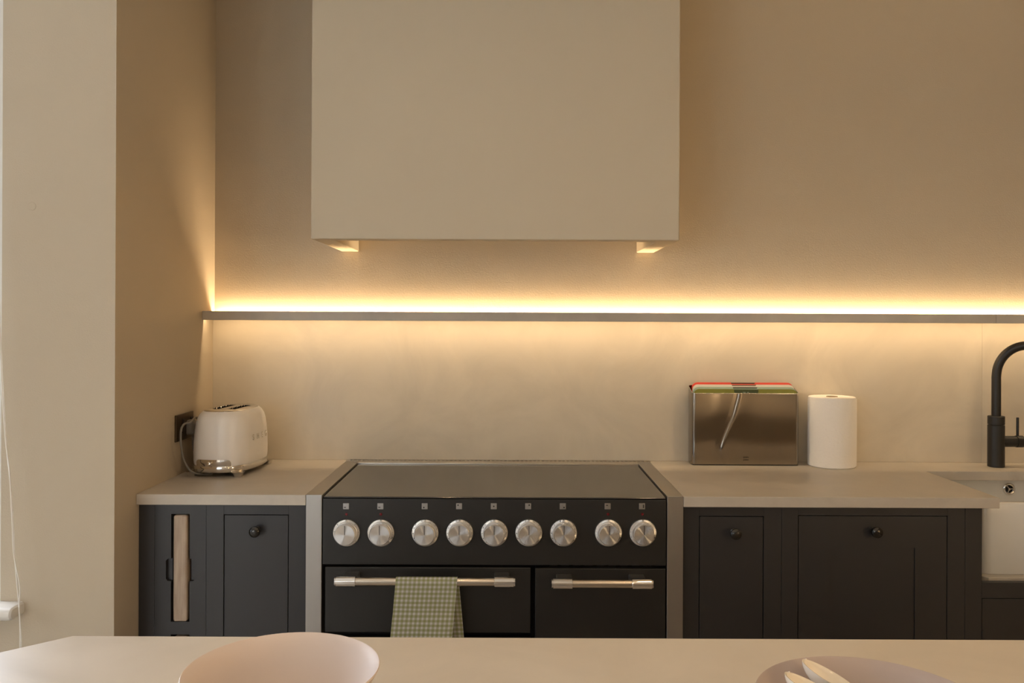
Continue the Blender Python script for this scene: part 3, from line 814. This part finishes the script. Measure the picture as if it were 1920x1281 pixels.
# socket, plug and flex
sya, syb = LX * -F / (-(328 - CX)) , LX * -F / (-(360.5 - CX))
sy0s = -LX * F / (960 - 328); sy1s = -LX * F / (960 - 360.5)
szt, szb = az(328, 779.5, sy0s), az(328, 830, sy0s)
t = thing('wall_socket', 'bronze double wall socket on the left wall behind the toaster', 'socket', (LX, (sy0s + sy1s) / 2, (szt + szb) / 2))
obj('face_plate', MB().box(LX, LX + .006, sy0s, sy1s, szb, szt, .0015), M['bronze'], t)
zm = (szt + szb) / 2
for k in (0, 1):
    yc = sy0s + (sy1s - sy0s) * (.27 + .46 * k)
    obj('rocker', MB().box(LX + .0055, LX + .0085, yc - .006 + .018, yc + .006 + .018, zm + .006, zm + .026, .001), M['matt_black'], t)
    if k == 0:
        for dy_, dz_, wy, wz_ in ((0, .004, .0022, .0042), (-.011, -.018, .0035, .0018), (.011, -.018, .0035, .0018)):
            obj('pin_hole', MB().box(LX + .0058, LX + .0064, yc + dy_ - wy, yc + dy_ + wy, zm + dz_ - wz_, zm + dz_ + wz_), M['void'], t)
for dz_ in (-.0,):
    for yy in (sy0s + .0125, sy1s - .0125):
        obj('screw', MB().lathe([(.003, 0), (.003, .0006), (0, .001)], 12, TR(LX + .006, yy, szb + .012) @ RY(PI / 2)), M['bronze'], t)
yp = sy0s + (sy1s - sy0s) * .73
t = thing('power_lead', 'grey mains lead with moulded plug in the bronze socket, looping to the toaster', 'power lead', (LX + .006, yp, zm - .008))
pl = [rrect(-.024, .024, -.026, .024, .010, 0, 5), rrect(-.024, .024, -.026, .024, .010, .010, 5), rrect(-.018, .018, -.024, .018, .009, .021, 5), rrect(-.012, .012, -.02, .012, .008, .024, 5)]
obj('plug_body', MB().loft(pl, M=TR(LX + .0062, yp, zm - .006) @ RZ(PI / 2) @ RX(PI / 2)), M['plug'], t, smooth=40)
sr = MB()
for k in range(7):
    sr.lathe([(.0055 - .0004 * k, 0), (.0062 - .0004 * k, .001), (.0062 - .0004 * k, .0035), (.0045 - .0003 * k, .0042), (.0045 - .0003 * k, .006)], 12, TR(LX + .02, yp, zm - .034 - .006 * k) @ RX(PI))
obj('strain_relief', sr, M['plug'], t)
def P3(px, py, x):    # point on the photo ray with given X offset from the left wall
    d = x * F / (px - CX); return (x, d, az(px, py, d))
zf = WT + .0042
pts = [(LX + .02, yp, zm - .072), (LX + .020, yp + .004, zm - .085), (LX + .017, yp + .035, zm - .105), (LX + .012, yp + .085, zm - .10), (LX + .010, yp + .085, zm - .03), (LX + .012, yp + .05, zm + .02),
       P3(357, 793, LX + .048), P3(347, 795, LX + .05), P3(340.5, 806, LX + .045), P3(340, 830, LX + .042), P3(344, 856, LX + .042), P3(352, 875, LX + .052)]
a_ = P3(363, 886, LX + .075); pts.append((a_[0], a_[1], max(a_[2], zf)))
pts += [(LX + .092, 2.745, zf), (LX + .112, 2.762, zf)]
obj('flex', MB().tube(pts, .0033, 10, sub=8), M['cable'], t, smooth=60)

# ------------------------------------------------------------------ cutting board box
bd0, bd1 = 2.985, 3.062
xa, xb = ax(1298, 800, bd0), ax(1498.5, 800, bd0)
zf_, zb_ = az(1398, 738.5, bd0), az(1398, 723, bd1)
t = thing('cutting_board_case', 'brushed steel upright case holding coloured cutting boards on the right worktop', 'case', ((xa + xb) / 2, (bd0 + bd1) / 2, WT))
def case_loop(ins, z_off, zconst=None):
    pts = rrect(xa + ins, xb - ins, bd0 + ins, bd1 - ins, max(.012 - ins, .003), 0, 5); out = []
    for x, y, _ in pts:
        if zconst is not None: z = zconst
        else: z = zf_ + (zb_ - zf_) * (y - bd0) / (bd1 - bd0) + z_off
        out.append((x, y, z))
    return out
# front sheet with the slightest buckle, as thin steel has
cm = MB(); CRH = .0017
NX, NZ = 240, 36
rows = []
# crease shaped into the sheet to draw a bright reflected streak down it
crz = [(ax(px, py, bd0), az(px, py, bd0)) for px, py in ((1386, 738), (1375, 780), (1364, 805), (1354, 830), (1350.5, 846), (1353, 860), (1361, 874))]
def streak_x(z):
    for (xa_, za_), (xb_, zb__) in zip(crz, crz[1:]):
        if zb__ <= z <= za_:
            q = (za_ - z) / (za_ - zb__); return xa_ + (xb_ - xa_) * q
    return crz[0][0] if z > crz[0][1] else crz[-1][0]
def streak_s(z): return sum(streak_x(z + d_) for d_ in (-.012, -.006, 0, .006, .012)) / 5
for j in range(NZ + 1):
    k = j / NZ; row = []
    z = WT + .004 + (zf_ - WT - .004) * k
    for i in range(NX + 1):
        u = i / NX; x = xa + .012 + (xb - xa - .024) * u
        dx_ = x - streak_s(z)
        y = bd0 - .0003 * math.sin(PI * u) - CRH * math.tanh(dx_ / .005) * math.exp(-(dx_ / .05) ** 2)
        row.append((x, y, z))
    rows.append(row)
obj('front_sheet', cm.grid(rows), M['steel_bin'], t, smooth=180)
cl = MB()
lo, hi = case_loop(0, 0, WT + .004), case_loop(0, 0)
loi, hii = case_loop(.0012, 0, WT + .006), case_loop(.0012, 0)
keep = [i for i in range(len(lo)) if not (lo[i][1] < bd0 + 1e-6)]
n = len(lo)
tb = bmesh.new()
V = [[tb.verts.new(p) for p in lp] for lp in (lo, hi, hii, loi)]
for a, b in zip(V, V[1:]):
    for i in range(n):
        j = (i + 1) % n
        if a is V[0] and lo[i][1] < bd0 + 1e-6 and lo[j][1] < bd0 + 1e-6: continue
        tb.faces.new((a[i], a[j], b[j], b[i]))
tb.faces.new(V[3]); bmesh.ops.recalc_face_normals(tb, faces=tb.faces[:])
mb = MB(); mb.bm.free(); mb.bm = tb
obj('case_body', mb, M['steel_bin'], t, smooth=40)
rim = MB(); lp = [Vector(p) for p in case_loop(.0006, .0003)]
rim.tube([tuple(p) for p in lp] + [tuple(lp[0])], .0012, 6, sub=1)
obj('rim', rim, M['chrome'], t, smooth=60)
obj('base_pad', MB().box(xa + .003, xb - .003, bd0 + .002, bd1 - .002, WT + .0005, WT + .004, .001), M['matt_black'], t)
lxm, lzm = at(1399, 858, bd0 - .003); lz2 = az(1399, 863, bd0 - .003)
lg = MB()
lg.text('JOSEPH', .0056, .0001, TR(lxm, bd0 - .0026, lzm) @ RX(PI / 2)).text('JOSEPH', .0056, .0001, TR(lxm, bd0 - .0026, lz2) @ RX(PI / 2))
o = obj('maker_mark', lg, M['mark'], t, smooth=0); o['kind'] = 'stuff'
BRD = [('red', 'tab_red', 3.048, 717.5, 'red cutting board standing rearmost in the steel case'),
       ('white', 'tab_white', 3.032, 721.5, 'cream white cutting board in the steel case, behind the sage one'),
       ('teal', 'tab_teal', 3.016, 726, 'pale sage green cutting board in the steel case, behind the olive one'),
       ('olive', 'tab_olive', 3.000, 730, 'olive green cutting board standing frontmost in the steel case')]
for i, (c, tcol, d, py, lab) in enumerate(BRD):
    zt3 = az(1398, py, d); q = .003
    x0, x1 = ax(1297 + i * 1.2, 740, d), ax(1486 + i * 3.2, 740, d)
    x0 = max(x0, xa + .0025); x1 = min(x1, xb - .0025)
    z0 = WT + .0075; r = .02
    tx0, tx1 = ax(1371 + i * 1.8, 725, d), ax(1414 + i * 2.2, 725, d); td_ = .004 if i < 3 else .001
    pts = [(x0, z0), (x1, z0)]
    pts += [(x1 - r + r * math.cos(a), zt3 - r + r * math.sin(a)) for a in [PI / 2 * k / 7 for k in range(8)]]
    pts += [(tx1 + .003, zt3), (tx1, zt3 - .005), (tx0, zt3 - .005), (tx0 - .003, zt3)]
    pts += [(x0 + r - r * math.sin(a), zt3 - r + r * math.cos(a)) for a in [PI / 2 * k / 7 for k in range(8)]]
    t = thing('cutting_board', lab, 'cutting board', ((x0 + x1) / 2, d, z0), 'cutting boards in the steel case')
    obj('board', MB().plate(pts, [], d - q, d + q), M[c], t, smooth=30)
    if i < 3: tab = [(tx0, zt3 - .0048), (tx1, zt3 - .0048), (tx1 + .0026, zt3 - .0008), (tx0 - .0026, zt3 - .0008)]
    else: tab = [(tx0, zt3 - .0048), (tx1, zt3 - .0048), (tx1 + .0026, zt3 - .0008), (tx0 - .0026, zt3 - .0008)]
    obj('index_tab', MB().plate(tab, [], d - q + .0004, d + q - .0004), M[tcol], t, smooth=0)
    if i == 3:
        w0, w1 = tx0 - .001, tx1 + .002; zq = zt3 - .0052
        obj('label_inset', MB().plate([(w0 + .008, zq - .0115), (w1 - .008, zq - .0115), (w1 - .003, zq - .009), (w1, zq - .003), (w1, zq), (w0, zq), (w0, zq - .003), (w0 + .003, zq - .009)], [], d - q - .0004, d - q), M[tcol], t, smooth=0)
        obj('index_symbol', MB().box((w0 + w1) / 2 - .012, (w0 + w1) / 2 - .002, d - q - .0006, d - q - .0004, zq - .0062, zq - .0052).box((w0 + w1) / 2 + .004, (w0 + w1) / 2 + .009, d - q - .0006, d - q - .0004, zq - .0066, zq - .005), M['teal'], t)['kind'] = 'stuff'

# ------------------------------------------------------------------ kitchen roll
rd = 2.992; rr = .0812
rx = ax(1559.5, 820, rd); rt = az(1559, 743.5, rd)
t = thing('kitchen_roll', 'white kitchen paper roll standing next to the steel case', 'kitchen roll', (rx, rd, WT))
b_ = MB()
b_.lathe([(.02, WT + .0005), (rr - .003, WT + .0005), (rr, WT + .004), (rr + .0008, WT + .10), (rr, rt - .006), (rr - .002, rt - .0012), (rr - .005, rt), (.06, rt + .0015), (.04, rt - .0005), (.021, rt - .001), (.0205, rt - .004), (.02, WT + .004), (.02, WT + .0005)], 64, TR(rx, rd, 0), close=False)
obj('paper', b_, M['paper'], t, smooth=40)
obj('core', MB().lathe([(.0198, WT + .001), (.0198, rt + .0006), (.0182, rt + .0006), (.0182, WT + .001), (.0198, WT + .001)], 32, TR(rx, rd, 0), close=False), M['card'], t)
ea = math.radians(-20)
obj('loose_edge', MB().box(-.0006, .0006, -.004, .004, WT + .004, rt - .006, .0003, 1, TR(rx + (rr + .0008) * math.cos(ea), rd + (rr + .0008) * math.sin(ea), 0) @ RZ(ea)), M['paper'], t)

# ------------------------------------------------------------------ island
A = (-.702, 1.3518); u = Vector((-.0756, -.0684)).normalized()
B = (A[0] + u.x * .75, A[1] + u.y * .75)
t = thing('kitchen_island', 'pale cement topped island in the foreground with a canted corner', 'kitchen island', (.2, .8, 0))
obj('island_top', MB().slab([A, B, (B[0], .22), (1.75, .22), (1.75, A[1])], WT - .03, WT, .002), M['island'], t)
obj('island_base', MB().slab([(A[0] + .02, A[1] - .05), (B[0] + .08, B[1] - .02), (B[0] + .08, .28), (1.69, .28), (1.69, A[1] - .05)], .0, WT - .0305, .002), M['taupe'], t)

# ------------------------------------------------------------------ bowls
def bowl(name, label, x, y, r, h, wall, m, foot, pw):
    t = thing(name, label, 'bowl', (x, y, WT))
    out, inn = [], []
    n = 22
    for i in range(n + 1):
        k = i / n; rr = foot + (r - foot) * k; zz = h * k ** pw
        out.append((rr, .0005 + zz * 1.0))
    inn = []
    for i in range(n + 1):
        k = 1 - i / n; rr = (r - wall) * k; zz = wall * 1.6 + (h - wall * 1.6) * max(0, (rr - foot * .7) / (r - wall - foot * .7)) ** pw
        inn.append((rr, zz))
    prof = [(0, .0005)] + out[:-1] + [(r - .0004, h - .0012), (r - wall * .35, h + .0003), (r - wall * .8, h - .0004)] + inn[1:]
    obj('bowl_shell', MB().lathe(prof, 96, TR(x, y, WT), close=False), m, t, smooth=60)
    return t
bowl('serving_bowl', 'pale pink flared bowl at the left of the island top', -.2627, .9706, .1116, .107, .0035, M['pink'], .042, 1.25)
BX, BY, BR, BH = .413, .957, .1306, .077
bowl('salad_bowl', 'mauve wide bowl holding two spoons at the right of the island top', BX, BY, BR, BH, .0035, M['mauve'], .055, 1.35)

# ------------------------------------------------------------------ salad spoons
def spoon(tip, axis, nrm, label):
    a = Vector(axis).normalized(); nn = Vector(nrm); nn = (nn - a * nn.dot(a)).normalized(); s = a.cross(nn)
    Mx = Matrix((( s.x, a.x, nn.x, tip[0]), (s.y, a.y, nn.y, tip[1]), (s.z, a.z, nn.z, tip[2]), (0, 0, 0, 1)))
    t = thing('salad_spoon', label, 'spoon', tip, 'salad spoons in the mauve bowl')
    HL, HW, DEP, tk = .092, .0265, .021, .0022
    def rows(off):
        R = []
        for j in range(29):
            k = .5 - .5 * math.cos(PI * j / 28); yv = HL * k
            if k < .46: wv = max(.0004, HW * math.sqrt(max(0, 1 - ((.46 - k) / .46) ** 2)))
            else: wv = .0065 + (HW - .0065) * (.5 + .5 * math.cos(PI * (k - .46) / .54))
            dp = DEP * (wv / HW) ** 1.3 * (1 if k < .75 else 1 - .45 * (k - .75) / .25)
            row = []
            for i in range(17):
                q = -1 + i / 8; w2 = max(wv - off * .8, wv * .5)
                row.append((q * w2, yv + off * max(0, 1 - k * 4), -(dp - off) * (1 - q * q) ** .75))
            R.append(row)
        return R
    outer, inner = rows(0), rows(tk)
    g = bmesh.new()
    Vo = [[g.verts.new(p) for p in r_] for r_ in outer]; Vi = [[g.verts.new(p) for p in r_] for r_ in inner]
    for V_ in (Vo, Vi):
        for a1, b1 in zip(V_, V_[1:]):
            for i in range(16): g.faces.new((a1[i], a1[i + 1], b1[i + 1], b1[i]))
    for j in range(28):
        for i in (0, 16): g.faces.new((Vo[j][i], Vo[j + 1][i], Vi[j + 1][i], Vi[j][i]))
    for j in (0, 28):
        for i in range(16): g.faces.new((Vo[j][i], Vo[j][i + 1], Vi[j][i + 1], Vi[j][i]))
    bmesh.ops.recalc_face_normals(g, faces=g.faces[:]); g.transform(Mx)
    mb = MB(); mb.bm.free(); mb.bm = g
    obj('spoon_head', mb, M['spoon'], t, smooth=70)
    obj('handle', MB().tube([(0, HL - .004, -.004), (0, HL + .03, -.002), (0, HL + .065, -.010), (0, HL + .098, -.013)], lambda k: .0062 - .0012 * k, 12, M=Mx), M['spoon'], t, smooth=60)
spd = 1.06
x1_, z1_ = at(1509, 1236, spd)
spoon((x1_, spd, z1_), (.50, -.83, -.20), (.40, -.10, .92), 'white porcelain spoon with its tip nearest the far rim of the mauve bowl')
spd = .985
x2_, z2_ = at(1477, 1260, spd)
spoon((x2_, spd, z2_), (.50, -.83, -.14), (.40, -.10, .92), 'white porcelain spoon lying lower left of its twin in the mauve bowl')

# ------------------------------------------------------------------ blind cords
def pc(px, py, d): x, z = at(px, py, d); return (x, d, z)
t = thing('blind_cord', 'pair of thin white blind cords hanging down beside the window sill', 'blind cord', pc(20, 1000, 2.235))
obj('cord', MB().tube([pc(-6, 300, 2.27), pc(-1, 560, 2.262), pc(5, 710, 2.255), pc(13, 845, 2.25), pc(19, 900, 2.246), pc(25, 980, 2.243), pc(28, 1050, 2.24), pc(34, 1120, 2.237), pc(37, 1160, 2.236), pc(37.5, 1215, 2.236), pc(37.5, 1260, 2.236)], .0016, 8), M['cord'], t)
obj('cord', MB().tube([pc(-7, 300, 2.262), pc(-2, 560, 2.254), pc(3, 710, 2.247), pc(11, 830, 2.242), pc(18, 885, 2.240), pc(23, 980, 2.237), pc(26, 1040, 2.234), pc(37, 1100, 2.231), pc(36, 1140, 2.228), pc(39.5, 1195, 2.228), pc(39.5, 1255, 2.228)], .0016, 8), M['cord'], t)

# ------------------------------------------------------------------ slim lamp added at the rear of the room for a streak in the steel case
t = thing('added_tube_lamp', 'slim upright lit lamp added by the rear wall for its reflection in the steel case', 'lamp', (2.2, -2.7, 0))
obj('lamp_base', MB().lathe([(.11, .001), (.11, .012), (.02, .02), (.012, .04), (0, .04)], 32, TR(2.2, -2.7, 0)), M['matt_black'], t)
obj('lamp_tube', MB().lathe([(0, .04), (.018, .04), (.018, 2.3), (0, 2.3)], 24, TR(2.2, -2.7, 0)), M['lamp'], t)
